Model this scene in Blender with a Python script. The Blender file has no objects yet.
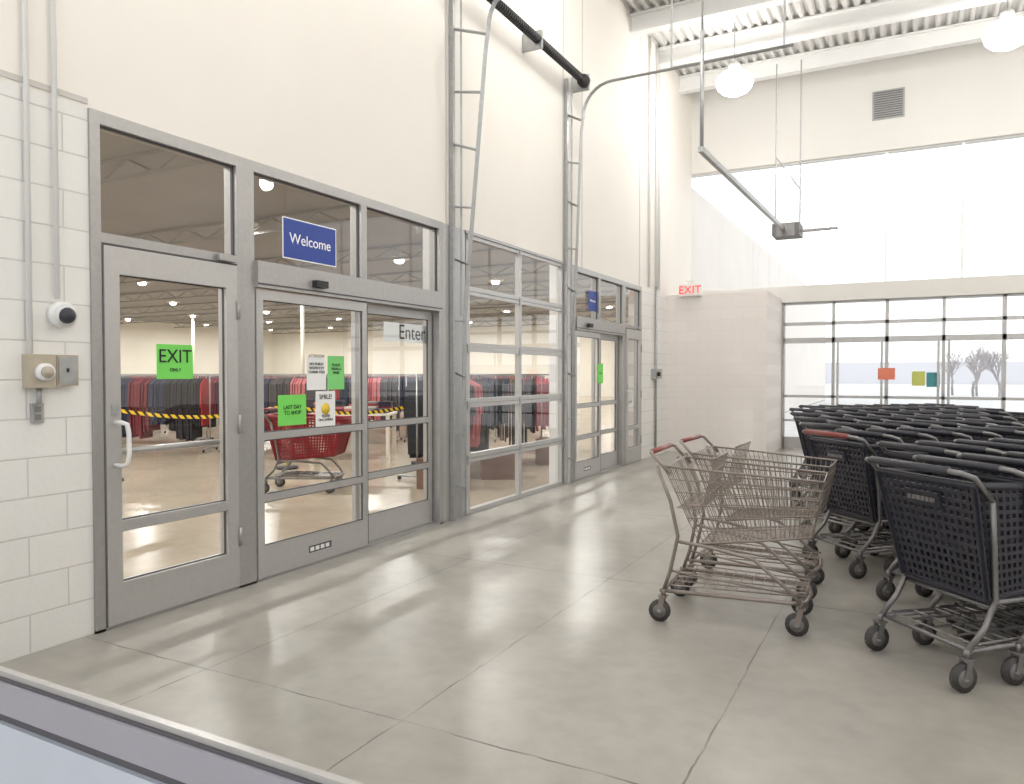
import bpy, math, random
from mathutils import Vector, Matrix, Euler
random.seed(7)
D=bpy.data
# ---------------------------------------------------------------- materials
def lin(c):
    return tuple(((v/255)/12.92 if v/255<=0.04045 else ((v/255+0.055)/1.055)**2.4) for v in c)+(1,)
def mat(name,rgb,rough=0.5,metal=0.0,noise=0.0,nscale=8,bump=0.0,emit=0,spec=0.5):
    m=D.materials.new(name); m.use_nodes=True; nt=m.node_tree; b=nt.nodes['Principled BSDF']
    col=lin(rgb); b.inputs['Base Color'].default_value=col
    b.inputs['Roughness'].default_value=rough; b.inputs['Metallic'].default_value=metal
    b.inputs['Specular IOR Level'].default_value=spec
    if noise>0 or bump>0:
        tc=nt.nodes.new('ShaderNodeTexCoord'); n=nt.nodes.new('ShaderNodeTexNoise')
        n.inputs['Scale'].default_value=nscale; n.inputs['Detail'].default_value=5
        nt.links.new(tc.outputs['Object'],n.inputs['Vector'])
        if noise>0:
            r=nt.nodes.new('ShaderNodeValToRGB')
            r.color_ramp.elements[0].position=0.3; r.color_ramp.elements[1].position=0.7
            r.color_ramp.elements[0].color=tuple(max(0,c*(1-noise)) for c in col[:3])+(1,)
            r.color_ramp.elements[1].color=tuple(min(1,c*(1+noise)) for c in col[:3])+(1,)
            nt.links.new(n.outputs['Fac'],r.inputs['Fac']); nt.links.new(r.outputs['Color'],b.inputs['Base Color'])
        if bump>0:
            bp=nt.nodes.new('ShaderNodeBump'); bp.inputs['Strength'].default_value=bump; bp.inputs['Distance'].default_value=0.01
            nt.links.new(n.outputs['Fac'],bp.inputs['Height']); nt.links.new(bp.outputs['Normal'],b.inputs['Normal'])
    if emit>0:
        b.inputs['Emission Color'].default_value=col; b.inputs['Emission Strength'].default_value=emit
    return m
def cmu(name,axis,rgb=(232,230,226),mort=(208,205,201),bstr=0.5):
    m=D.materials.new(name); m.use_nodes=True; nt=m.node_tree; b=nt.nodes['Principled BSDF']
    g=nt.nodes.new('ShaderNodeNewGeometry'); s=nt.nodes.new('ShaderNodeSeparateXYZ'); c=nt.nodes.new('ShaderNodeCombineXYZ')
    nt.links.new(g.outputs['Position'],s.inputs[0]); nt.links.new(s.outputs[axis],c.inputs[0]); nt.links.new(s.outputs[2],c.inputs[1])
    br=nt.nodes.new('ShaderNodeTexBrick'); nt.links.new(c.outputs[0],br.inputs['Vector'])
    br.inputs['Scale'].default_value=1; br.inputs['Brick Width'].default_value=0.4; br.inputs['Row Height'].default_value=0.2
    br.inputs['Mortar Size'].default_value=0.005; br.inputs['Mortar Smooth'].default_value=0.4
    br.inputs['Color1'].default_value=lin(rgb); br.inputs['Color2'].default_value=lin(tuple(v-3 for v in rgb)); br.inputs['Mortar'].default_value=lin(mort)
    nt.links.new(br.outputs['Color'],b.inputs['Base Color']); b.inputs['Roughness'].default_value=0.55
    n=nt.nodes.new('ShaderNodeTexNoise'); n.inputs['Scale'].default_value=30; nt.links.new(g.outputs['Position'],n.inputs['Vector'])
    mx=nt.nodes.new('ShaderNodeMath'); mx.operation='MULTIPLY_ADD'; nt.links.new(n.outputs['Fac'],mx.inputs[0]); mx.inputs[1].default_value=0.25
    inv=nt.nodes.new('ShaderNodeMath'); inv.operation='SUBTRACT'; inv.inputs[0].default_value=1; nt.links.new(br.outputs['Fac'],inv.inputs[1])
    nt.links.new(inv.outputs[0],mx.inputs[2])
    bp=nt.nodes.new('ShaderNodeBump'); bp.inputs['Strength'].default_value=bstr; bp.inputs['Distance'].default_value=0.01
    nt.links.new(mx.outputs[0],bp.inputs['Height']); nt.links.new(bp.outputs['Normal'],b.inputs['Normal'])
    return m
def floor_mat(name,base,joints=True,rough=0.3):
    m=D.materials.new(name); m.use_nodes=True; nt=m.node_tree; b=nt.nodes['Principled BSDF']
    g=nt.nodes.new('ShaderNodeNewGeometry'); s=nt.nodes.new('ShaderNodeSeparateXYZ'); nt.links.new(g.outputs['Position'],s.inputs[0])
    n=nt.nodes.new('ShaderNodeTexNoise'); n.inputs['Scale'].default_value=0.9; n.inputs['Detail'].default_value=8; n.inputs['Roughness'].default_value=0.6
    nt.links.new(g.outputs['Position'],n.inputs['Vector'])
    r=nt.nodes.new('ShaderNodeValToRGB'); c=lin(base)
    r.color_ramp.elements[0].position=0.3; r.color_ramp.elements[1].position=0.7
    r.color_ramp.elements[0].color=tuple(v*0.80 for v in c[:3])+(1,); r.color_ramp.elements[1].color=tuple(min(1,v*1.12) for v in c[:3])+(1,)
    nt.links.new(n.outputs['Fac'],r.inputs['Fac'])
    last=r.outputs['Color']
    n2=nt.nodes.new('ShaderNodeTexNoise'); n2.inputs['Scale'].default_value=9; n2.inputs['Detail'].default_value=8
    nt.links.new(g.outputs['Position'],n2.inputs['Vector'])
    rr=nt.nodes.new('ShaderNodeValToRGB'); rr.color_ramp.elements[0].position=0.25; rr.color_ramp.elements[1].position=0.6
    rr.color_ramp.elements[0].color=(0.78,0.77,0.76,1); rr.color_ramp.elements[1].color=(1,1,1,1)
    nt.links.new(n2.outputs['Fac'],rr.inputs['Fac'])
    mm=nt.nodes.new('ShaderNodeMix'); mm.data_type='RGBA'; mm.blend_type='MULTIPLY'; mm.inputs[0].default_value=0.55
    nt.links.new(last,mm.inputs[6]); nt.links.new(rr.outputs['Color'],mm.inputs[7]); last=mm.outputs[2]
    if joints:
        outs=[]
        nw=nt.nodes.new('ShaderNodeTexNoise'); nw.inputs['Scale'].default_value=5; nw.inputs['Detail'].default_value=4; nt.links.new(g.outputs['Position'],nw.inputs['Vector'])
        wob=nt.nodes.new('ShaderNodeMath'); wob.operation='MULTIPLY_ADD'; wob.inputs[1].default_value=0.03; wob.inputs[2].default_value=-0.015; nt.links.new(nw.outputs['Fac'],wob.inputs[0])
        for ax,off,sp,w in ((0,3.0,1.16,0.0036),(1,-2.49,2.44,0.0022)):
            a=nt.nodes.new('ShaderNodeMath'); a.operation='ADD'; a.inputs[1].default_value=off; nt.links.new(s.outputs[ax],a.inputs[0])
            a2=nt.nodes.new('ShaderNodeMath'); a2.operation='ADD'; nt.links.new(a.outputs[0],a2.inputs[0]); nt.links.new(wob.outputs[0],a2.inputs[1])
            d=nt.nodes.new('ShaderNodeMath'); d.operation='DIVIDE'; d.inputs[1].default_value=sp; nt.links.new(a2.outputs[0],d.inputs[0])
            p=nt.nodes.new('ShaderNodeMath'); p.operation='PINGPONG'; p.inputs[1].default_value=0.5; nt.links.new(d.outputs[0],p.inputs[0])
            l=nt.nodes.new('ShaderNodeMath'); l.operation='LESS_THAN'; l.inputs[1].default_value=w; nt.links.new(p.outputs[0],l.inputs[0])
            outs.append(l.outputs[0])
        mxx=nt.nodes.new('ShaderNodeMath'); mxx.operation='MAXIMUM'; nt.links.new(outs[0],mxx.inputs[0]); nt.links.new(outs[1],mxx.inputs[1])
        vr=nt.nodes.new('ShaderNodeMapRange'); vr.inputs[1].default_value=0.35; vr.inputs[2].default_value=0.65; vr.inputs[3].default_value=0.15; vr.inputs[4].default_value=0.85; nt.links.new(nw.outputs['Fac'],vr.inputs[0])
        ml=nt.nodes.new('ShaderNodeMath'); ml.operation='MULTIPLY'; nt.links.new(mxx.outputs[0],ml.inputs[0]); nt.links.new(vr.outputs[0],ml.inputs[1])
        m2=nt.nodes.new('ShaderNodeMix'); m2.data_type='RGBA'; nt.links.new(ml.outputs[0],m2.inputs[0]); nt.links.new(last,m2.inputs[6]); m2.inputs[7].default_value=lin((80,74,68)); last=m2.outputs[2]
    nt.links.new(last,b.inputs['Base Color']); b.inputs['Roughness'].default_value=rough
    return m
def glass_mat():
    m=D.materials.new('glass_pane'); m.use_nodes=True; nt=m.node_tree; nt.nodes.clear()
    o=nt.nodes.new('ShaderNodeOutputMaterial'); t=nt.nodes.new('ShaderNodeBsdfTransparent'); t.inputs[0].default_value=(0.95,0.96,0.96,1)
    g=nt.nodes.new('ShaderNodeBsdfGlossy'); g.inputs['Roughness'].default_value=0.0; g.inputs[0].default_value=(1,1,1,1)
    lw=nt.nodes.new('ShaderNodeLayerWeight'); lw.inputs[0].default_value=0.5
    p=nt.nodes.new('ShaderNodeMath'); p.operation='POWER'; p.inputs[1].default_value=4; nt.links.new(lw.outputs['Facing'],p.inputs[0])
    q=nt.nodes.new('ShaderNodeMath'); q.operation='MULTIPLY_ADD'; q.inputs[1].default_value=0.6; q.inputs[2].default_value=0.08; nt.links.new(p.outputs[0],q.inputs[0])
    mx=nt.nodes.new('ShaderNodeMixShader'); nt.links.new(q.outputs[0],mx.inputs[0]); nt.links.new(t.outputs[0],mx.inputs[1]); nt.links.new(g.outputs[0],mx.inputs[2])
    nt.links.new(mx.outputs[0],o.inputs[0]); return m
GLASS=glass_mat()
ALU=mat('aluminum_brushed',(168,166,164),0.38,0.45,0.05,30)
ALU2=mat('aluminum_light',(185,183,181),0.38,0.4,0.03,30)
GALV=mat('galvanized_steel',(172,173,173),0.4,0.5,0.1,20)
WALL=mat('painted_wall_white',(234,229,221),0.6,0,0.012,1.5)
FARW=mat('painted_wall_far',(224,221,216),0.6,0,0.012,1.5)
FACADE=mat('painted_facade',(224,218,212),0.7,0,0.02,1.0)
WHITE=mat('painted_white',(232,231,229),0.5,0,0.01,3)
DECK=mat('painted_steel_deck',(214,212,209),0.5,0,0.02,3)
SEAM=mat('wall_seam',(200,195,190),0.7)
CMUL=cmu('painted_block_left',1)
CMUX=cmu('painted_block_cross',0,(236,229,224),(227,220,215),.2)
FLOOR=floor_mat('concrete_floor',(168,164,156),True,0.31)
SFLOOR=floor_mat('store_floor',(178,165,145),False,0.24)
SCEIL=mat('store_ceiling_paint',(140,137,132),0.8,0,0.08,0.5)
SWALL=mat('store_wall_paint',(232,227,216),0.7,0,0.02,1)
BLACK=mat('black_plastic',(52,52,60),0.42,0,0.1,10)
DARK=mat('dark_rubber',(46,44,45),0.6)
TYR=mat('worn_tyre_rubber',(70,67,66),0.6,0,0.1,20)
TYRE=mat('grey_rubber',(120,117,115),0.6)
WIRE=mat('chromed_wire_dull',(146,136,129),0.38,0.5,0.08,20)
TUBE=mat('grey_tube_steel',(130,128,128),0.35,0.6,0.05,20)
RED=mat('red_plastic',(140,28,38),0.4,0,0.05,10)
REDH=mat('red_handle',(140,72,66),0.4)
GREEN=mat('neon_green_paper',(120,215,95),0.7)
GREEN2=mat('mint_green_paper',(125,205,120),0.7)
BLUE=mat('blue_sign',(36,64,148),0.5)
PAPER=mat('white_paper',(236,236,234),0.7)
INK=mat('black_ink',(18,18,18),0.6)
INKW=mat('white_lettering',(250,250,250),0.6)
ORANGE=mat('orange_paper',(230,135,108),0.7)
TEAL=mat('teal_paper',(80,150,160),0.7)
YEL=mat('yellow_paint',(235,200,60),0.5)
LIME=mat('lime_paper',(200,205,110),0.7)
OUTG=mat('parking_lot_asphalt',(212,212,212),0.9,0,0.06,2)
BOXC=mat('cardboard',(120,88,70),0.8,0,0.08,6)
BEIGE=mat('beige_box_cover',(180,170,152),0.5,0.1,0.03,20)
LAV=mat('window_sill_paint',(160,158,167),0.45,0.1,0.02,10)
LAVL=mat('window_panel_paint',(188,194,205),0.45,0.0,0.02,10)
GROOVE=mat('window_gasket',(84,82,86),0.6)
LAMP=mat('lamp_glow',(255,253,249),0.5,emit=22)
SLAMP=mat('store_lamp_glow',(255,252,245),0.5,emit=9)
RLED=mat('exit_red_letters',(235,60,50),0.5,emit=1.0)
# ---------------------------------------------------------------- mesh builder
class MB:
    def __init__(s): s.v=[];s.f=[];s.m=[];s.mats=[];s.sm=[]
    def mi(s,m):
        if m not in s.mats: s.mats.append(m)
        return s.mats.index(m)
    def add(s,vs,fs,m,smooth=False):
        o=len(s.v); s.v+= [tuple(v) for v in vs]; k=s.mi(m)
        for f in fs: s.f.append([i+o for i in f]); s.m.append(k); s.sm.append(smooth)
    def hexa(s,p,m):
        s.add(p,[(3,2,1,0),(4,5,6,7),(0,1,5,4),(1,2,6,5),(2,3,7,6),(3,0,4,7)],m)
    def box(s,a,b,m):
        x0,x1=sorted((a[0],b[0]));y0,y1=sorted((a[1],b[1]));z0,z1=sorted((a[2],b[2]))
        s.hexa([(x0,y0,z0),(x1,y0,z0),(x1,y1,z0),(x0,y1,z0),(x0,y0,z1),(x1,y0,z1),(x1,y1,z1),(x0,y1,z1)],m)
    def quad(s,a,b,c,d,m): s.add([a,b,c,d],[(0,1,2,3)],m)
    def tube(s,pts,r,m,n=6,closed=False,caps=True):
        P=[Vector(p) for p in pts]; N=len(P); vs=[];fs=[]
        up=None
        for i in range(N):
            if closed: t=(P[(i+1)%N]-P[i-1])
            else: t=P[min(i+1,N-1)]-P[max(i-1,0)]
            t.normalize()
            if up is None:
                up=Vector((0,0,1)) if abs(t.z)<0.9 else Vector((1,0,0))
            a=t.cross(up); 
            if a.length<1e-4: a=t.orthogonal()
            a.normalize(); b=a.cross(t); b.normalize(); up=b
            for k in range(n):
                an=2*math.pi*k/n; vs.append(P[i]+a*math.cos(an)*r+b*math.sin(an)*r)
        L=N if closed else N-1
        for i in range(L):
            j=(i+1)%N
            for k in range(n):
                fs.append((i*n+k,i*n+(k+1)%n,j*n+(k+1)%n,j*n+k))
        if caps and not closed:
            fs.append(tuple(range(n))[::-1]); fs.append(tuple((N-1)*n+k for k in range(n)))
        s.add(vs,fs,m,n>4)
    def strip(s,a,b,w,nrm,t,m):
        a=Vector(a);b=Vector(b);d=(b-a).normalized();nn=Vector(nrm).normalized();side=d.cross(nn).normalized()
        p=[]
        for q in (-t/2,t/2):
            for (e,sg) in ((a,-1),(b,-1),(b,1),(a,1)):
                p.append(e+side*sg*w/2+nn*q)
        s.hexa(p,m)
    def lattice(s,p00,p10,p11,p01,nu,nv,w,t,m,rim=0.03):
        p00,p10,p11,p01=map(Vector,(p00,p10,p11,p01)); n=(p10-p00).cross(p01-p00).normalized()
        f=lambda u,v:(p00*(1-u)*(1-v)+p10*u*(1-v)+p11*u*v+p01*(1-u)*v)
        for i in range(nu+1):
            u=i/nu; s.strip(f(u,0),f(u,1),w if 0<i<nu else rim,n,t,m)
        for j in range(nv+1):
            v=j/nv; s.strip(f(0,v),f(1,v),w if 0<j<nv else rim,n,t,m)
    def wires(s,p00,p10,p11,p01,nu,nv,r,m):
        p00,p10,p11,p01=map(Vector,(p00,p10,p11,p01))
        f=lambda u,v:(p00*(1-u)*(1-v)+p10*u*(1-v)+p11*u*v+p01*(1-u)*v)
        for i in range(nu+1): s.tube([f(i/nu,0),f(i/nu,1)],r,m,4)
        for j in range(nv+1): s.tube([f(0,j/nv),f(1,j/nv)],r*1.3,m,4)
    def mesh(s,name):
        me=D.meshes.new(name); me.from_pydata(s.v,[],s.f)
        for m in s.mats: me.materials.append(m)
        me.polygons.foreach_set('material_index',s.m); me.polygons.foreach_set('use_smooth',s.sm); me.update(); return me
    def obj(s,name,loc=(0,0,0),rz=0):
        return place(s.mesh(name),name,loc,rz)
def place(me,name,loc=(0,0,0),rz=0,parent=None):
    o=D.objects.new(name,me); bpy.context.collection.objects.link(o); o.location=loc; o.rotation_euler=(0,0,rz)
    if parent: o.parent=parent
    return o
def box(name,a,b,m):
    q=MB(); q.box(a,b,m); return q.obj(name)
def text(body,size,loc,rot,m,parent,name='lettering'):
    c=D.curves.new(name,'FONT'); c.body=body; c.size=size; c.align_x='CENTER'; c.align_y='CENTER'; c.extrude=0.0008
    c.materials.append(m); o=D.objects.new(name,c); bpy.context.collection.objects.link(o); o.location=loc; o.rotation_euler=rot
    o.parent=parent; return o
RL=(math.pi/2,0,math.pi/2); RF=(math.pi/2,0,0)
# ---------------------------------------------------------------- shell
X=-3.95; T=-4.17; HZ=2.87; CZ=7.1; YF=15.2; SE=45
box('floor',(T,-3,-0.1),(7,YF+0.3,0),FLOOR)
box('floor_store',(-46,-16,-0.1),(T,SE,0),SFLOOR)
box('ground_parking_lot',(-60,YF+0.3,-0.14),(80,140,-0.04),OUTG)
box('wall_left',(T,-3,0),(X,2.54,HZ),CMUL); box('wall_left',(T,12.0,0),(X,YF,HZ),CMUL)
w=MB(); w.box((T,-3,HZ),(X,YF,CZ),WALL)
for y in (6.08,8.82,9.45,11.9,13.0): w.box((X,y,HZ),(X+0.004,y+0.025,CZ),SEAM)
w.box((X,-3,HZ+0.02),(X+0.006,2.54,HZ+0.05),SEAM)
w.obj('wall_left')
box('wall_left',(T,6.02,0),(X,6.44,HZ),ALU2); box('wall_left',(T,8.90,0),(X,9.10,HZ),WHITE)
box('wall_left',(T-.05,-16,0),(T,-3,CZ),WALL); box('wall_left',(T-.05,YF,0),(T,SE,5.42),FACADE)
box('wall_far',(T,YF,5.47),(7,YF+0.3,CZ),FARW); box('wall_far',(T,YF,2.8),(7,YF+0.3,3.1),FARW); box('wall_far',(T,YF,0),(-2.2,YF+0.3,2.8),WALL); box('wall_far',(5.23,YF,0),(7,YF+0.3,2.8),WALL)
w=MB(); w.box((X,13.57,0),(-2.2,YF-0.01,2.88),CMUX); w.obj('wall_projection')
box('wall_right',(7,-3,0),(7.2,YF+0.3,CZ),WALL)
c=MB(); x=T
while x<7:
    for (a,za,b,zb) in ((0,0,.05,0),(.05,0,.08,.06),(.08,.06,.13,.06),(.13,.06,.16,0)):
        c.quad((x+a,-3,CZ+za),(x+b,-3,CZ+zb),(x+b,YF+.3,CZ+zb),(x+a,YF+.3,CZ+za),DECK)
    x+=0.16
c.box((T,-3,CZ+0.08),(7.2,YF+.3,CZ+0.2),DECK)
c.obj('ceiling')
for i,y in enumerate((0.5,3,5.5,8,10,11.5,12.9,14.3)):
    b=MB(); b.box((X,y-.09,CZ-.03),(7,y+.09,CZ-.003),WHITE); b.box((X,y-.09,CZ-.30),(7,y+.09,CZ-.27),WHITE); b.box((X,y-.015,CZ-.28),(7,y+.015,CZ-.02),WHITE)
    b.obj('ceiling_beam')
# store shell
box('ceiling_store',(-46,-16,5.0),(T-.06,SE,5.1),SCEIL)
box('wall_store_left',(-46.2,-16,0),(-46,SE,5),SWALL)
box('wall_store_far',(-46,SE,0),(T-0.05,SE+.2,5),SWALL)
box('wall_store_back',(-46,-16.2,0),(T-0.05,-16,5),SWALL)
for k in range(13):
    b=MB(); y=-10+k*4.5
    if y>SE-1: break
    b.box((-45,y-.06,4.62),(T-.1,y+.06,4.68),SCEIL); b.box((-45,y-.06,4.94),(T-.1,y+.06,4.99),SCEIL)
    xx=-45; s=0
    while xx<-5: b.tube([(xx,y,4.66 if s else 4.95),(xx+.7,y,4.95 if s else 4.66)],.02,SCEIL,4); xx+=.7; s=1-s
    b.obj('ceiling_joist_store')
COLS=((-19,9),(-19,20),(-31,9),(-31,20),(-19,30),(-37,30))
for k,(x,y) in enumerate(COLS):
    b=MB(); b.tube([(x,y,0),(x,y,5)],.07,SWALL,12); b.box((x-.16,y-.16,0),(x+.16,y+.16,.03),SWALL); b.obj('store_column')
# ---------------------------------------------------------------- left storefront
def bar(q,y0,y1,z0,z1,m=ALU,x0=-4.05,x1=-3.935): q.box((x0,y0,z0),(x1,y1,z1),m)
def pane(q,y0,y1,z0,z1,x=-3.99): q.quad((x,y0,z0),(x,y1,z0),(x,y1,z1),(x,y0,z1),GLASS)
def swing(name,y0,y1,handle=True):
    q=MB(); j=.06
    bar(q,y0,y0+j,0,HZ); bar(q,y1-j,y1,0,HZ); bar(q,y0+j,y1-j,2.80,HZ); bar(q,y0+j,y1-j,2.15,2.21)
    q.box((-3.935,y0+j,2.147),(-3.932,y1-j,2.156),GROOVE)
    pane(q,y0+j,y1-j,2.21,2.80)
    for (u0,u1,v0,v1) in ((y0+j,y0+j+.01,2.21,2.8),(y1-j-.01,y1-j,2.21,2.8),(y0+j,y1-j,2.79,2.8)): q.box((-3.98,u0,v0),(-3.96,u1,v1),GROOVE)
    a=y0+j+.008; b=y1-j-.008; L=dict(x0=-4.0,x1=-3.925)
    bar(q,a,a+.09,.02,2.142,ALU2,**L); bar(q,b-.09,b,.02,2.142,ALU2,**L)
    bar(q,a+.09,b-.09,1.99,2.142,ALU2,**L); bar(q,a+.09,b-.09,.02,.25,ALU2,**L); bar(q,a+.09,b-.09,.54,.60,ALU2,**L)
    for z0,z1 in ((.25,.54),(.60,1.99)):
        pane(q,a+.09,b-.09,z0,z1,-3.965)
        for (u0,u1,v0,v1) in ((a+.09,a+.097,z0,z1),(b-.097,b-.09,z0,z1),(a+.09,b-.09,z0,z0+.007),(a+.09,b-.09,z1-.007,z1)): q.box((-3.96,u0,v0),(-3.95,u1,v1),GROOVE)
    bar(q,y0,y1,0,.015,ALU)
    if handle:
        hy=a+.05
        q.tube([(-3.925,hy,1.16),(-3.86,hy,1.16),(-3.845,hy+.02,1.15),(-3.845,hy+.03,1.10),(-3.845,hy+.03,.98),(-3.845,hy+.02,.93),(-3.86,hy,.92),(-3.925,hy,.92)],.013,WHITE,8)
        q.box((-3.925,hy-.02,1.2),(-3.918,hy+.02,1.26),GALV)
        q.tube([(-4.05,a+.05,.98),(-4.05,b-.03,.98)],.02,ALU2,8)
        q.tube([(-4.02,a+.05,.98),(-4.05,a+.05,.98)],.015,ALU,6)
        for z in (.35,1.1,1.85): q.tube([(-3.92,b+.005,z-.06),(-3.92,b+.005,z+.06)],.012,ALU,8)
        q.box((-3.925,b-.16,2.16),(-3.90,b-.02,2.20),ALU)
    return q.obj(name)
def slider(name,y0,y1,ym,mat_plate=True):
    q=MB(); j=.09
    bar(q,y0,y0+j,0,HZ); bar(q,y1-.07,y1,0,HZ); bar(q,y0+j,y1-.07,2.80,HZ); bar(q,ym-.035,ym+.035,2.2,2.80)
    q.box((-4.12,y0+j,2.02),(-3.90,y1-.07,2.2),ALU)
    q.box((-3.90,y0+j,2.04),(-3.895,y1-.07,2.05),GROOVE)
    for (u0,u1) in ((y0+j,ym-.035),(ym+.035,y1-.07)):
        pane(q,u0,u1,2.2,2.8)
        for (a,b,v0,v1) in ((u0,u0+.01,2.2,2.8),(u1-.01,u1,2.2,2.8),(u0,u1,2.79,2.8),(u0,u1,2.2,2.21)): q.box((-3.98,a,v0),(-3.96,b,v1),GROOVE)
    for (a,b,x) in ((y0+j+.01,ym+.03,-3.95),(ym-.03,y1-.08,-4.03)):
        L=dict(x0=x-.02,x1=x+.02)
        bar(q,a,a+.06,.02,2.01,ALU2,**L); bar(q,b-.06,b,.02,2.01,ALU2,**L)
        for z0,z1 in ((.02,.24),(.545,.595),(.975,1.025),(1.94,2.01)): bar(q,a+.06,b-.06,z0,z1,ALU2,**L)
        for z0,z1 in ((.24,.545),(.595,.975),(1.025,1.94)):
            pane(q,a+.06,b-.06,z0,z1,x)
            for (u0,u1,v0,v1) in ((a+.06,a+.067,z0,z1),(b-.067,b-.06,z0,z1),(a+.06,b-.06,z0,z0+.007),(a+.06,b-.06,z1-.007,z1)): q.box((x,u0,v0),(x+.012,u1,v1),GROOVE)
        q.box((x+.021,b-.004,.03),(x+.023,b,2.0),GROOVE)
    bar(q,y0,y1,0,.015,ALU)
    q.box((-3.90,(y0+y1)/2-.60,2.07),(-3.85,(y0+y1)/2-.48,2.12),DARK)
    q.box((-3.93,(y0+y1)/2-.62,.10),(-3.926,(y0+y1)/2-.38,.15),GROOVE); 
    for k in range(4): q.box((-3.926,(y0+y1)/2-.61+k*.055,.11),(-3.925,(y0+y1)/2-.57+k*.055,.14),PAPER)
    return q.obj(name)
swing('door_1',2.54,3.60)
d2=slider('door_2',3.60,6.02,4.85)
slider('door_3',9.10,11.15,10.1)
swing('door_4',11.15,12.0)
q=MB(); zs=[0,.57,1.13,1.70,2.27,2.84]
for a,b in zip(zs[:-1],zs[1:]):
    bar(q,6.46,8.88,a+.003,a+.05,ALU2,-4.0,-3.95); bar(q,6.46,8.88,b-.04,b-.003,ALU2,-4.0,-3.95)
    for y0,y1 in ((6.46,6.53),(7.61,7.68),(8.80,8.88)): bar(q,y0,y1,a+.05,b-.04,ALU2,-4.0,-3.95)
    pane(q,6.53,7.61,a+.05,b-.04,-3.975); pane(q,7.68,8.80,a+.05,b-.04,-3.975)
    for y in (6.5,7.645,8.84): q.box((-3.95,y-.02,b-.06),(-3.94,y+.02,b+.03) if b<2.8 else (-3.94,y+.02,b),GALV)
bar(q,6.44,8.90,2.84,HZ)
q.obj('door_5')
def track(y,name,xt):
    q=MB()
    pts=[(-3.90,y,0.02),(-3.88,y,2.0),(xt-.06,y,4.55)]
    R=.38
    for k in range(9):
        a=math.pi/2*k/8; pts.append((xt-.03+R*(1-math.cos(a)),y,4.75+R*math.sin(a)))
    pts.append((-1.2,y,5.14))
    for o in (-.022,.022): q.tube([(p[0],p[1]+o,p[2]) for p in pts],.010,GALV,4)
    q.tube(pts,.013,GALV,4)
    ya=y-.14
    q.box((-3.945,ya-.035,0),(-3.90,ya+.0,5.2),GALV); q.box((-3.945,ya-.03,0),(-3.94,ya+.06,5.2),GALV)
    q.tube([(-3.90,y-.03,2.0),(-3.90,y-.03,5.1)],.012,GALV,4)
    z=.3; k=0
    while z<5.0:
        xx=-3.88 if z<2 else -3.88+(xt-.06+3.88)*(min(z,4.55)-2)/2.55
        q.strip((-3.92,ya,z+(.0 if k%2 else .05)),(xx,y,z),.06,(0,0,1),.008,GALV); z+=.55; k+=1
    q.tube([(-1.3,y,5.14),(-1.3,y,CZ-.3)],.012,GALV,4)
    q.tube([(-2.6,y,5.14),(-2.6,y,CZ-.3)],.012,GALV,4)
    return q.obj(name)
track(6.32,'overhead_door_track',-3.58); track(9.03,'overhead_door_track',-3.72)
q=MB(); q.tube([(-3.75,6.2,5.2),(-3.75,9.2,5.2)],.018,GALV,8)
q.tube([(-3.75,6.6,5.2),(-3.75,8.9,5.2)],.04,DARK,10)
y=6.6
while y<8.9: q.tube([(-3.75,y,5.2),(-3.75,y+.02,5.2)],.052,DARK,10); y+=.045
for y in (6.3,7.7,9.1): q.box((-3.94,y-.02,5.1),(-3.70,y+.02,5.3),GALV)
q.tube([(-3.75,9.0,5.2),(-3.75,9.07,5.2)],.08,DARK,14)
q.obj('torsion_spring_assembly')
q=MB(); q.strip((-2.06,8.3,3.9),(-1.93,13.6,3.9),.055,(0,0,1),.06,GALV); q.box((-2.12,13.5,3.80),(-1.68,14.0,4.0),TYRE); q.box((-2.05,13.48,3.78),(-1.75,13.52,3.98),TUBE)
q.box((-1.68,13.7,3.86),(-1.1,13.76,3.9),TUBE)
q.tube([(-2.06,8.35,3.9),(-2.06,8.35,5.2)],.022,GALV,6); q.tube([(-2.06,8.35,5.2),(-2.06,8.35,CZ-.3)],.012,GALV,6)
for xx in (-2.1,-1.7): q.tube([(xx,13.75,4.0),(xx,13.75,CZ-.3)],.012,GALV,4)
q.tube([(-2.1,13.75,5.2),(-1.7,13.75,4.6)],.01,GALV,4)
q.obj('garage_door_opener')
q=MB()
for y,z0 in ((2.205,1.53),(2.345,1.82)):
    q.tube([(X+.03,y,z0),(X+.03,y,CZ)],.013,WHITE,8)
for z in (3.6,4.6):
    for y in (2.205,2.345): q.box((X+.008,y-.03,z),(X+.045,y+.03,z+.02),WHITE)
q.obj('conduit_pair')
q=MB()
for y in (12.35,12.75,12.9): q.tube([(X+.03,y,2.9),(X+.03,y,CZ)],.02,WHITE,8)
q.tube([(X+.03,12.75,0.1),(X+.03,12.75,2.95)],.02,GALV,8)
q.box((X,12.55,1.35),(X+.08,12.95,1.52),GALV); q.tube([(X+.08,12.7,1.43),(X+.12,12.7,1.43)],.04,DARK,10)
q.obj('conduit_and_switch_box')
def uvs(q,c,r,m,nu=14,nv=8,sx=1,sy=1,sz=1):
    vs=[];fs=[]
    for j in range(nv+1):
        t=math.pi*j/nv
        for i in range(nu):
            a=2*math.pi*i/nu; vs.append((c[0]+r*sx*math.sin(t)*math.cos(a),c[1]+r*sy*math.sin(t)*math.sin(a),c[2]+r*sz*math.cos(t)))
    for j in range(nv):
        for i in range(nu): fs.append((j*nu+i,(j+1)*nu+i,(j+1)*nu+(i+1)%nu,j*nu+(i+1)%nu))
    q.add(vs,fs,m,True)
q=MB(); q.tube([(X,2.37,1.74),(X+.05,2.37,1.74)],.068,WHITE,20); q.tube([(X+.05,2.37,1.74),(X+.07,2.37,1.735)],.057,WHITE,20); uvs(q,(X+.07,2.37,1.735),.043,BLACK)
q.obj('security_camera')
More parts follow.
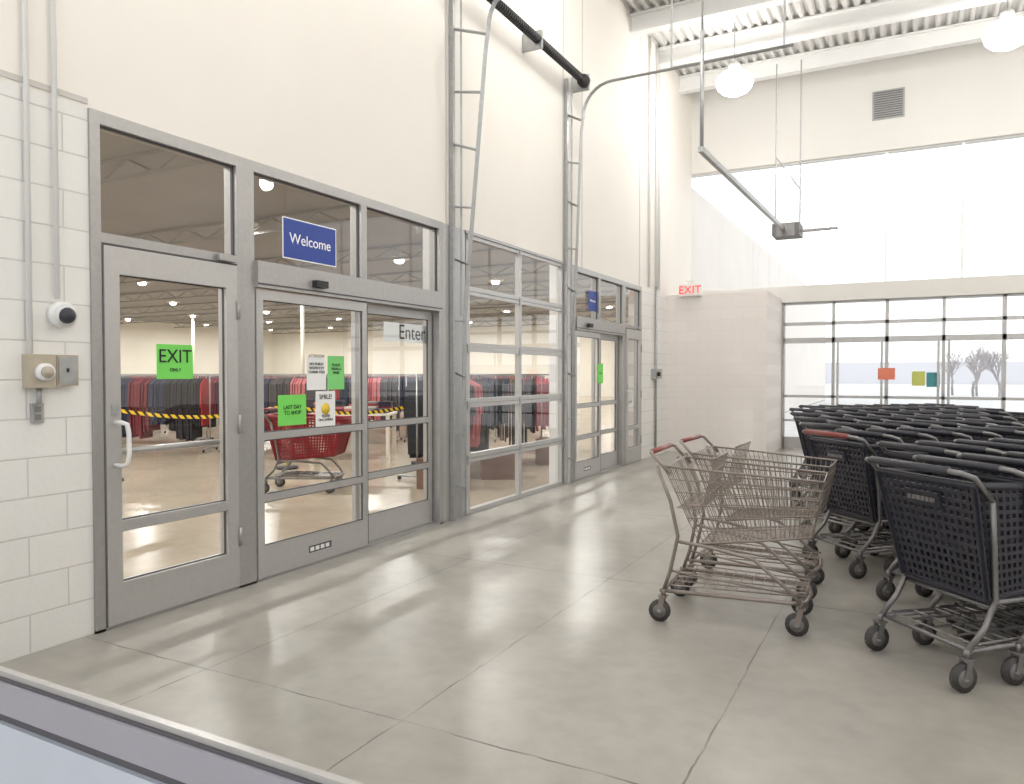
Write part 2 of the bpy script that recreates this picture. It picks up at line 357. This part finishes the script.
q=MB(); q.box((X,2.18,1.36),(X+.07,2.31,1.53),BEIGE); q.tube([(X+.07,2.245,1.44),(X+.10,2.245,1.44)],.045,WHITE,18); q.tube([(X+.10,2.245,1.44),(X+.115,2.245,1.44)],.03,BEIGE,16)
q.box((X,2.325,1.37),(X+.05,2.44,1.53),BEIGE); q.box((X+.05,2.335,1.38),(X+.055,2.43,1.52),GALV); q.box((X+.055,2.375,1.44),(X+.06,2.385,1.46),DARK)
q.obj('push_button_box')
q=MB(); q.box((X,2.215,1.18),(X+.02,2.275,1.28),GALV); q.box((X+.02,2.23,1.195),(X+.023,2.26,1.225),TYRE); q.box((X+.02,2.23,1.235),(X+.023,2.26,1.265),TYRE)
q.tube([(X+.03,2.245,1.28),(X+.03,2.245,1.36)],.012,GALV,8)
q.obj('power_outlet')
# ---------------------------------------------------------------- signs on glass
def sign(name,y0,y1,z0,z1,m,x=-3.94,lines=(),ink=INK,border=None,ty=None):
    q=MB()
    if border: q.box((x-.003,y0-.008,z0-.008),(x-.001,y1+.008,z1+.008),border)
    q.box((x-.002,y0,z0),(x,y1,z1),m); o=q.obj(name)
    for (t,sz,dz) in lines: text(t,sz,(x+.002,ty or (y0+y1)/2,(z0+z1)/2+dz),RL,ink,o)
    return o
sign('exit_sign_paper',2.95,3.205,1.40,1.61,GREEN,-3.955,(("EXIT",.115,.03),("ONLY",.03,-.05)))
sign('welcome_sign',3.99,4.54,2.27,2.55,BLUE,-3.965,(("Welcome",.11,0),),INKW,INKW)
sign('notice_paper',4.42,4.61,1.31,1.57,GREEN2,-3.945,(("PLEASE\nWEAR A\nMASK",.03,0.03),))
sign('notice_paper',3.907,4.185,1.06,1.28,GREEN,-3.945,(("LAST DAY\nTO SHOP",.04,0.0),))
sign('notice_paper',4.195,4.40,1.31,1.56,PAPER,-3.945,(("ATTENTION\n\nNO PUBLIC\nRESTROOM\nTHANK YOU",.03,0.07),))
o=sign('smile_poster',4.285,4.50,1.03,1.30,PAPER,-3.943,(("SMILE!",.052,.09),("YOU'RE\nON CAMERA",.028,-.07)))
q=MB(); q.tube([(-3.943,4.39,1.165),(-3.940,4.39,1.165)],.045,YEL,20); so=q.obj('sun_face'); so.parent=o
sign('enter_sign',5.28,6.0,1.72,1.89,PAPER,-4.07,(("Enter",.19,0),),INK,None,5.70)
sign('welcome_sign',9.75,10.05,2.32,2.60,BLUE,-3.965,(("Welcome",.055,0),),INKW)
sign('notice_paper',10.0,10.2,1.30,1.58,GREEN,-3.92,(("NOTICE",.03,0),))
# ---------------------------------------------------------------- far storefront
q=MB(); Y0,Y1=YF+.08,YF+.2
xs=[-2.17,-1.28,-.38,.52,1.42,2.2,3.2,4.2,5.2]
for i,x in enumerate(xs):
    wd=.05 if i not in (2,4) else .06
    q.box((x-wd/2,Y0,0),(x+wd/2,Y1,2.8),ALU2)
for z0,z1 in ((2.76,2.8),(2.36,2.42),(2.02,2.12),(.98,1.03),(.52,.56),(0,.22)): q.box((xs[0],Y0,z0),(xs[-1],Y1,z1),ALU2)
q.quad((xs[0],YF+.15,0),(xs[-1],YF+.15,0),(xs[-1],YF+.15,2.8),(xs[0],YF+.15,2.8),GLASS)
for x in (-1.2,-.46,.44,.60): q.box((x-.02,Y0-.03,.22),(x+.02,Y0,2.02),ALU2)
q.obj('door_6')
q=MB()
for x in (-.42,.78,3.0,5.2,6.95): q.box((x-.025,YF+.10,3.1),(x+.025,YF+.16,5.47),INKW)
q.box((T,YF+.08,3.1),(7,YF+.2,3.12),WHITE); q.box((T,YF+.08,5.45),(7,YF+.2,5.47),WHITE)
q.quad((T,YF+.18,3.1),(7,YF+.18,3.1),(7,YF+.18,5.47),(T,YF+.18,5.47),GLASS)
q.obj('window_1')
def fsign(name,x0,x1,z0,z1,m,y=YF+.06):
    q=MB(); q.box((x0,y,z0),(x1,y+.002,z1),m); return q.obj(name)
fsign('notice_paper',-.52,-.24,1.33,1.54,ORANGE,YF+.045); fsign('notice_paper',.03,.24,1.22,1.48,LIME,YF+.145); fsign('notice_paper',.26,.47,1.2,1.46,TEAL,YF+.145)
q=MB(); q.box((-.66,YF-.02,6.02),(-.14,YF,6.54),GALV)
for k in range(12): q.box((-.63,YF-.035,6.05+k*.04),(-.17,YF-.02,6.07+k*.04),TYRE)
q.obj('air_vent_grille')
q=MB(); q.box((-3.72,13.47,2.84),(-3.32,13.55,3.04),PAPER); q.tube([(-3.52,13.51,3.04),(-3.52,13.51,3.12)],.02,PAPER,6); q.box((-3.6,13.49,3.1),(-3.44,13.57,3.12),PAPER)
o=q.obj('exit_sign'); text('EXIT',.2,(-3.52,13.466,2.94),RF,RLED,o)
# ---------------------------------------------------------------- near window frame
q=MB(); q.box((X,.60,0),(2.5,.62,.925),LAVL); q.box((X,.607,.925),(2.5,.62,.94),GROOVE); q.box((X,.60,.94),(2.5,.62,.984),LAV); q.box((X,.606,.984),(2.5,.62,.988),GROOVE); q.box((X,.61,.988),(2.5,.62,.996),ALU2)
q.obj('window_2')
# ---------------------------------------------------------------- lamps
def lamp(x,y,z,e):
    q=MB(); q.tube([(x,y,z+.30),(x,y,CZ-.02)],.012,GALV,6); q.tube([(x,y,z+.16),(x,y,z+.30)],.09,WHITE,14)
    prof=[(.09,.18),(.16,.15),(.26,.06),(.27,.0)]
    n=24; vs=[];fs=[]
    for r,h in prof:
        for k in range(n): vs.append((x+r*math.cos(2*math.pi*k/n),y+r*math.sin(2*math.pi*k/n),z+h))
    for j in range(len(prof)-1):
        for k in range(n): fs.append((j*n+k,j*n+(k+1)%n,(j+1)*n+(k+1)%n,(j+1)*n+k))
    q.add(vs,fs,LAMP,True); uvs(q,(x,y,z),.29,LAMP,20,8,1,1,.7)
    o=q.obj('high_bay_and_fill_lamp')
    l=D.lights.new('lamp_light','POINT'); l.energy=e; l.shadow_soft_size=.15; l.color=(1,.985,.955)
    lo=D.objects.new('lamp_light',l); bpy.context.collection.objects.link(lo); lo.location=(x,y,z-.4); lo.parent=o
for x in (-2.55,1.13,4.9):
    for y in (2.5,7.5,12.45): lamp(x,y,6.12 if y>12 else 6.4,42)  # far row's first two are the visible lamps; the rest are unseen, added fill
for i in range(7):
    for j in range(10):
        x=-7.5-i*5.8; y=-11+j*5.8
        q=MB(); q.tube([(x,y,4.80),(x,y,4.84)],.3,SWALL,14); q.tube([(x,y,4.84),(x,y,5.0)],.02,SCEIL,6); uvs(q,(x,y,4.76),.15,SLAMP,12,6,1,1,.6); o=q.obj('store_ceiling_lamp')
        l=D.lights.new('store_lamp_light','AREA'); l.shape='DISK'; l.size=.4; l.energy=185; l.color=(1,.975,.93)
        lo=D.objects.new('store_lamp_light',l); bpy.context.collection.objects.link(lo); lo.location=(x,y,4.64); lo.parent=o
# ---------------------------------------------------------------- shopping carts
def wheel(q,x,y,r=.062,z=None,fork=TUBE,top=.16):
    q.tube([(x,y-.014,r),(x,y+.014,r)],r,TYR,16); q.tube([(x,y-.017,r),(x,y+.017,r)],r*.62,TYRE,12); q.tube([(x,y-.024,r),(x,y+.024,r)],.012,GALV,8)
    for s in (-1,1): q.strip((x,y+s*.022,r),(x+.02,y+s*.022,top-.02),.03,(0,1,0),.004,fork)
    q.box((x-.005,y-.026,top-.024),(x+.045,y+.026,top-.016),fork); q.tube([(x+.02,y,top-.02),(x+.02,y,top+.02)],.014,fork,8)
def chassis(q,m,wr,wf,L):
    zb=.18
    q.tube([(.04,wr,zb),(L-.12,wf+.02,zb),(L-.04,wf-.02,zb),(L-.02,0,zb),(L-.04,-wf+.02,zb),(L-.12,-wf-.02,zb),(.04,-wr,zb)],.012,m,8)
    q.tube([(.06,-wr,zb),(.06,wr,zb)],.011,m,8)
def wire_cart():
    q=MB(); m=WIRE
    tr,tf,br,bf=.28,.21,.235,.185
    A=(.06,tr,.90);A2=(.06,-tr,.90);B=(.91,tf,.85);B2=(.91,-tf,.85);C=(.26,br,.46);C2=(.26,-br,.46);E=(.85,bf,.54);E2=(.85,-bf,.54)
    q.wires(C,E,B,A,26,6,.0024,m); q.wires(C2,E2,B2,A2,26,6,.0024,m)
    q.wires(E,E2,B2,B,12,6,.0024,m); q.wires(C,C2,E2,E,12,14,.0024,m)
    q.wires((.20,br+.005,.58),(.20,-br-.005,.58),(.07,-tr+.01,.90),(.07,tr-.01,.90),13,5,.0024,m)
    q.wires((.27,br-.01,.66),(.27,-br+.01,.66),(.34,-tr+.05,.95),(.34,tr-.05,.95),11,4,.0024,m)
    q.wires((.13,br,.66),(.13,-br,.66),(.28,-br,.66),(.28,br,.66),11,3,.0024,m)
    q.tube([(.34,tr-.05,.95),(.34,-tr+.05,.95)],.006,m,6)
    q.tube([A,B,B2,A2],.007,m,6,closed=True); q.tube([C,E,E2,C2],.007,m,6,closed=True)
    q.tube([(.10,tr+.005,.86),(.0,tr+.005,.965),(-.02,tr-.02,.975),(-.02,-tr+.02,.975),(.0,-tr-.005,.965),(.10,-tr-.005,.86)],.010,m,8)
    q.tube([(-.02,tr-.05,.975),(-.02,-tr+.05,.975)],.015,REDH,10)
    chassis(q,m,.27,.20,.86)
    for s in (-1,1):
        q.tube([(.02,s*.275,.90),(.10,s*.27,.70),(.14,s*.26,.50),(.10,s*.27,.30),(.06,s*.27,.18)],.011,m,8)
        q.tube([(.14,s*.26,.47),(.30,s*.24,.45),(.55,s*.215,.40),(.72,s*.21,.26),(.80,s*.21,.18)],.010,m,8)
        q.tube([(.10,s*.27,.30),(.45,s*.24,.26),(.82,s*.2,.22)],.006,m,6)
        wheel(q,.04,s*.27,top=.17,fork=m); wheel(q,.78,s*.2,top=.17,fork=m)
    q.wires((.1,.26,.215),(.82,.19,.215),(.82,-.19,.215),(.1,-.26,.215),12,5,.003,m)
    return q.mesh('wire_shopping_cart')
def plastic_cart(bm,hm,tm,name):
    q=MB()
    tr,tf,br,bf=.29,.235,.245,.195
    A=(.04,tr,.93);A2=(.04,-tr,.93);B=(.98,tf,.88);B2=(.98,-tf,.88);C=(.17,br,.40);C2=(.17,-br,.40);E=(.86,bf,.46);E2=(.86,-bf,.46)
    q.lattice(C,E,B,A,22,13,.016,.008,bm,.035); q.lattice(E2,C2,A2,B2,22,13,.016,.008,bm,.035)
    q.lattice(E,E2,B2,B,10,12,.016,.008,bm,.035); q.lattice(C,C2,E2,E,10,14,.016,.008,bm,.03)
    q.lattice(C2,C,A,A2,14,13,.016,.008,bm,.035)
    q.tube([A,B,B2,A2],.017,bm,8,closed=True); q.tube([C,E,E2,C2],.012,bm,8,closed=True)
    q.hexa([Vector(p) for p in ((.045,-.10,.80),(.065,-.10,.80),(.065,.10,.80),(.045,.10,.80),(.025,-.10,.87),(.045,-.10,.87),(.045,.10,.87),(.025,.10,.87))],bm)
    for k in range(6): q.box((.022,-.08+k*.027,.825),(.034,-.062+k*.027,.845),TYRE)
    q.lattice((.30,br-.01,.60),(.30,-br+.01,.60),(.36,-tr+.04,.97),(.36,tr-.04,.97),9,6,.018,.008,bm,.03)
    q.box((.14,-.22,.60),(.30,.22,.612),bm); q.tube([(.36,tr-.04,.97),(.36,-tr+.04,.97)],.013,bm,8)
    q.tube([(.12,tr+.02,.86),(.02,tr+.02,.97),(-.03,tr,.99),(-.05,tr-.04,.995),(-.05,-tr+.04,.995),(-.03,-tr,.99),(.02,-tr-.02,.97),(.12,-tr-.02,.86)],.013,tm,8)
    q.tube([(-.05,tr-.05,.995),(-.05,-tr+.05,.995)],.019,hm,10)
    chassis(q,tm,.265,.20,.90)
    for s in (-1,1):
        q.tube([(.12,s*(tr+.02),.86),(.17,s*.28,.62),(.20,s*.262,.40),(.14,s*.265,.28),(.04,s*.265,.18)],.014,tm,8)
        q.tube([(.20,s*.262,.39),(.45,s*.235,.385),(.70,s*.215,.36),(.80,s*.205,.26),(.84,s*.2,.18)],.013,tm,8)
        wheel(q,.02,s*.265,top=.17,r=.065,fork=tm); wheel(q,.80,s*.2,top=.17,r=.065,fork=tm)
    q.tube([(.20,-.26,.36),(.20,.26,.36)],.012,tm,8)
    q.wires((.1,.25,.2),(.86,.19,.2),(.86,-.19,.2),(.1,-.25,.2),6,4,.005,tm)
    return q.mesh(name)
WC=wire_cart(); PC=plastic_cart(BLACK,BLACK,TUBE,'shopping_cart'); PCR=plastic_cart(BLACK,REDH,TUBE,'shopping_cart_redhandle'); RC=plastic_cart(RED,RED,TUBE,'red_cart')
place(WC,'wire_shopping_cart',(-1.32,4.48,0),math.radians(3)); place(WC,'wire_shopping_cart',(-1.34,5.26,0),math.radians(-1))
ang=math.radians(44); fx,fy=math.cos(ang),math.sin(ang)
rows=[(.03,4.08,4),(.05,5.06,6),(-.50,5.92,7),(-.62,6.85,7),(-.80,7.75,8),(-.95,8.7,9),(-1.10,9.7,9),(-1.10,10.7,8)]
for ri,(x,y,n) in enumerate(rows):
    for k in range(n):
        me=PCR if (ri,k) in ((2,0),) else PC
        place(me,'shopping_cart',(x+fx*.30*k,y+fy*.30*k,0),ang+random.uniform(-.04,.04))
place(RC,'red_shopping_cart',(-6.95,6.75,0),math.radians(25))
# ---------------------------------------------------------------- store contents
GCOL=[mat('garment_black',(42,41,46),.9),mat('garment_navy',(50,54,74),.9),mat('garment_charcoal',(78,75,78),.9),mat('garment_red',(165,44,50),.9),mat('garment_grey',(135,131,129),.9),mat('garment_white',(215,208,202),.9),mat('garment_maroon',(110,40,50),.9),mat('garment_pink',(200,115,120),.9)]
def rack(weights,seed):
    R=random.Random(seed); q=MB(); L=1.9; H=1.42
    q.tube([(-L/2,0,H),(L/2,0,H)],.014,GALV,6)
    for s in (-1,1):
        q.tube([(s*L/2,0,H),(s*L/2,0,.06)],.014,GALV,6); q.tube([(s*L/2,-.28,.06),(s*L/2,.28,.06)],.014,GALV,6)
        for t in (-.28,.28): q.tube([(s*L/2-.01,t,.03),(s*L/2+.01,t,.03)],.03,DARK,8)
    x=-L/2+.06; run=0; c=GCOL[0]; ln=.85
    while x<L/2-.05:
        if run<=0: c=R.choices(GCOL,weights)[0]; run=R.randint(2,7); ln=R.uniform(.7,1.1)
        run-=1
        l2=ln+R.uniform(-.05,.05); w=R.uniform(.21,.26); t=R.uniform(.025,.045); zt=H-.09; dx=R.uniform(-.01,.01)
        P=[(-.05,zt+.02),(.05,zt+.02),(w,zt-.08),(w+.03,zt-.5),(w-.02,zt-.52),(w-.04,zt-l2),(-w+.04,zt-l2),(-w+.02,zt-.52),(-w-.03,zt-.5),(-w,zt-.08)]
        n=len(P); vs=[(x+dx,a,b) for a,b in P]+[(x+t,a,b) for a,b in P]
        q.add(vs,[tuple(range(n))[::-1],tuple(range(n,2*n))]+[(i,(i+1)%n,(i+1)%n+n,i+n) for i in range(n)],c)
        q.tube([(x+t/2,0,zt),(x+t/2,0,H+.015)],.004,GALV,4)
        x+=t+R.uniform(.004,.02)
    return q.mesh('clothes_rack')
RK=[rack((8,2,3,3,1,0,2,0),1),rack((6,1,3,5,1,0,2,1),2),rack((1,0,1,9,0,0,3,2),3),rack((5,1,2,4,1,1,2,2),4),rack((9,1,3,2,1,0,1,0),5)]
Fv=Vector((-.469,.883)); Rv=Vector((.883,.469))
rk=random.Random(12)
for d in (13.9,16.0,18.4,21,24.5,28.5,33,38):
    lat=-.62*d
    while lat<.04*d:
        p=Fv*d+Rv*lat
        ok=all((p.x-cx)**2+(p.y-cy)**2>1.5 for cx,cy in COLS)
        if ok and -44<p.x<-5.6 and p.y<43 and (p.y>11.9 or p.x<-10.2):
            i=rk.choices(range(5),(4,4,4,4,4))[0]
            place(RK[i],'clothes_rack',(p.x,p.y,0),math.radians(rk.choice((28,28,26,30))))
        lat+=rk.uniform(2.05,2.3)
for i,(x,y,r) in enumerate(((-6.3,10.9,28),(-5.9,9.2,95))): place(RK[3 if i else 0],'clothes_rack',(x,y,0),math.radians(r))
def table():
    R=random.Random(11); q=MB(); q.box((-.7,-.4,.72),(.7,.4,.76),SWALL)
    for a in (-.65,.65):
        for b in (-.35,.35): q.box((a-.03,b-.03,0),(a+.03,b+.03,.72),SWALL)
    for i in range(5):
        for j in range(2):
            z=.76
            for k in range(R.randint(2,6)):
                q.box((-.62+i*.26,-.34+j*.36,z),(-.40+i*.26,-.04+j*.36,z+.035),R.choice(GCOL)); z+=.037
    return q.mesh('display_table')
TB=table()
for p in ((-8.6,10.3),): place(TB,'display_table',(p[0],p[1],0),math.radians(28))
TAPEM=D.materials.new('caution_tape'); TAPEM.use_nodes=True; nt=TAPEM.node_tree; b=nt.nodes['Principled BSDF']
tc=nt.nodes.new('ShaderNodeTexCoord'); wv=nt.nodes.new('ShaderNodeTexWave'); wv.bands_direction='DIAGONAL'; wv.inputs['Scale'].default_value=5
rp=nt.nodes.new('ShaderNodeValToRGB'); rp.color_ramp.interpolation='CONSTANT'; rp.color_ramp.elements[0].color=(.02,.02,.02,1); rp.color_ramp.elements[1].color=lin((240,200,50)); rp.color_ramp.elements[1].position=.4
nt.links.new(tc.outputs['Object'],wv.inputs['Vector']); nt.links.new(wv.outputs['Fac'],rp.inputs['Fac']); nt.links.new(rp.outputs['Color'],b.inputs['Base Color'])
posts=[(-9.4,6.3),(-8.3,8.4),(-6.9,9.9)]
for i,(x,y) in enumerate(posts):
    q=MB(); q.tube([(x,y,.03),(x,y,1.0)],.022,YEL,10); q.tube([(x,y,0),(x,y,.03)],.16,DARK,16); q.obj('barrier_post')
q=MB()
for (a,b) in zip(posts[:-1],posts[1:]):
    pr=None
    for k in range(9):
        t=.015+.97*k/8; p=Vector((a[0]*(1-t)+b[0]*t,a[1]*(1-t)+b[1]*t,.96-.14*math.sin(math.pi*t)))
        if pr is not None: q.quad((pr.x,pr.y,pr.z-.025),(p.x,p.y,p.z-.025),(p.x,p.y,p.z+.025),(pr.x,pr.y,pr.z+.025),TAPEM)
        pr=p
q.obj('caution_tape')
def carton(x,y,z,sx,sy,sz,rz,m=BOXC):
    q=MB(); q.box((-sx/2,-sy/2,0),(sx/2,sy/2,sz),m); q.box((-sx/2-.001,-.03,sz),(sx/2+.001,.03,sz+.002),BEIGE)
    q.box((-sx/2-.002,-.03,sz-.08),(sx/2+.002,.03,sz),BEIGE)
    q.obj('cardboard_box',(x,y,z),rz)
for a in ((-5.2,7.9,0,.5,.4,.38,.2),(-5.15,7.9,.383,.4,.35,.3,.5),(-5.0,9.0,0,.45,.4,.35,.6),(-5.1,10.9,0,.4,.4,.4,.3)): carton(*a)
# ---------------------------------------------------------------- exterior
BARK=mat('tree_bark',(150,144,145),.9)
def tree(loc,seed,h):
    R=random.Random(seed); q=MB()
    def br(p,d,l,r,dep):
        e=p+d*l; q.tube([p,(p+e)/2+Vector((R.uniform(-.05,.05)*l,R.uniform(-.05,.05)*l,0)),e],r,BARK,4)
        if dep==0: return
        for k in range(3 if dep>1 else 4):
            nd=(d+Vector((R.uniform(-.8,.8),R.uniform(-.8,.8),R.uniform(-.05,.5)))).normalized(); br(p+d*l*R.uniform(.5,1),nd,l*R.uniform(.65,.9),r*.6,dep-1)
    br(Vector((0,0,0)),Vector((0,0,1)),h*.2,.07,5)
    q.obj('bare_tree',loc)
for i,p in enumerate(((3.2,50,-.04,5.2),(4.6,52,-.04,5.2),(3.9,58,-.04,5.6),(2.6,60,-.04,5.4),(9.5,60,-.04,5))): tree(p[:3],i+1,p[3])
q=MB(); q.box((-30,125,-.04),(70,135,3.2),mat('distant_store_wall',(205,205,210),.9)); q.obj('distant_building')
# ---------------------------------------------------------------- world
wd=D.worlds.new('overcast_sky'); bpy.context.scene.world=wd; wd.use_nodes=True; bg=wd.node_tree.nodes['Background']
bg.inputs[0].default_value=(.965,.983,1,1); bg.inputs[1].default_value=1.58
# ---------------------------------------------------------------- camera
cam=D.cameras.new('camera'); cam.sensor_width=36; cam.lens=750/1024*36; cam.clip_end=300; cam.clip_start=.02
co=D.objects.new('camera',cam); bpy.context.collection.objects.link(co); co.location=(0,0,1.43)
co.rotation_euler=(math.radians(90-1.37),0,math.radians(27.95)); bpy.context.scene.camera=co
sc=bpy.context.scene; sc.view_settings.view_transform='Standard'; sc.view_settings.look='None'; sc.view_settings.exposure=0.12
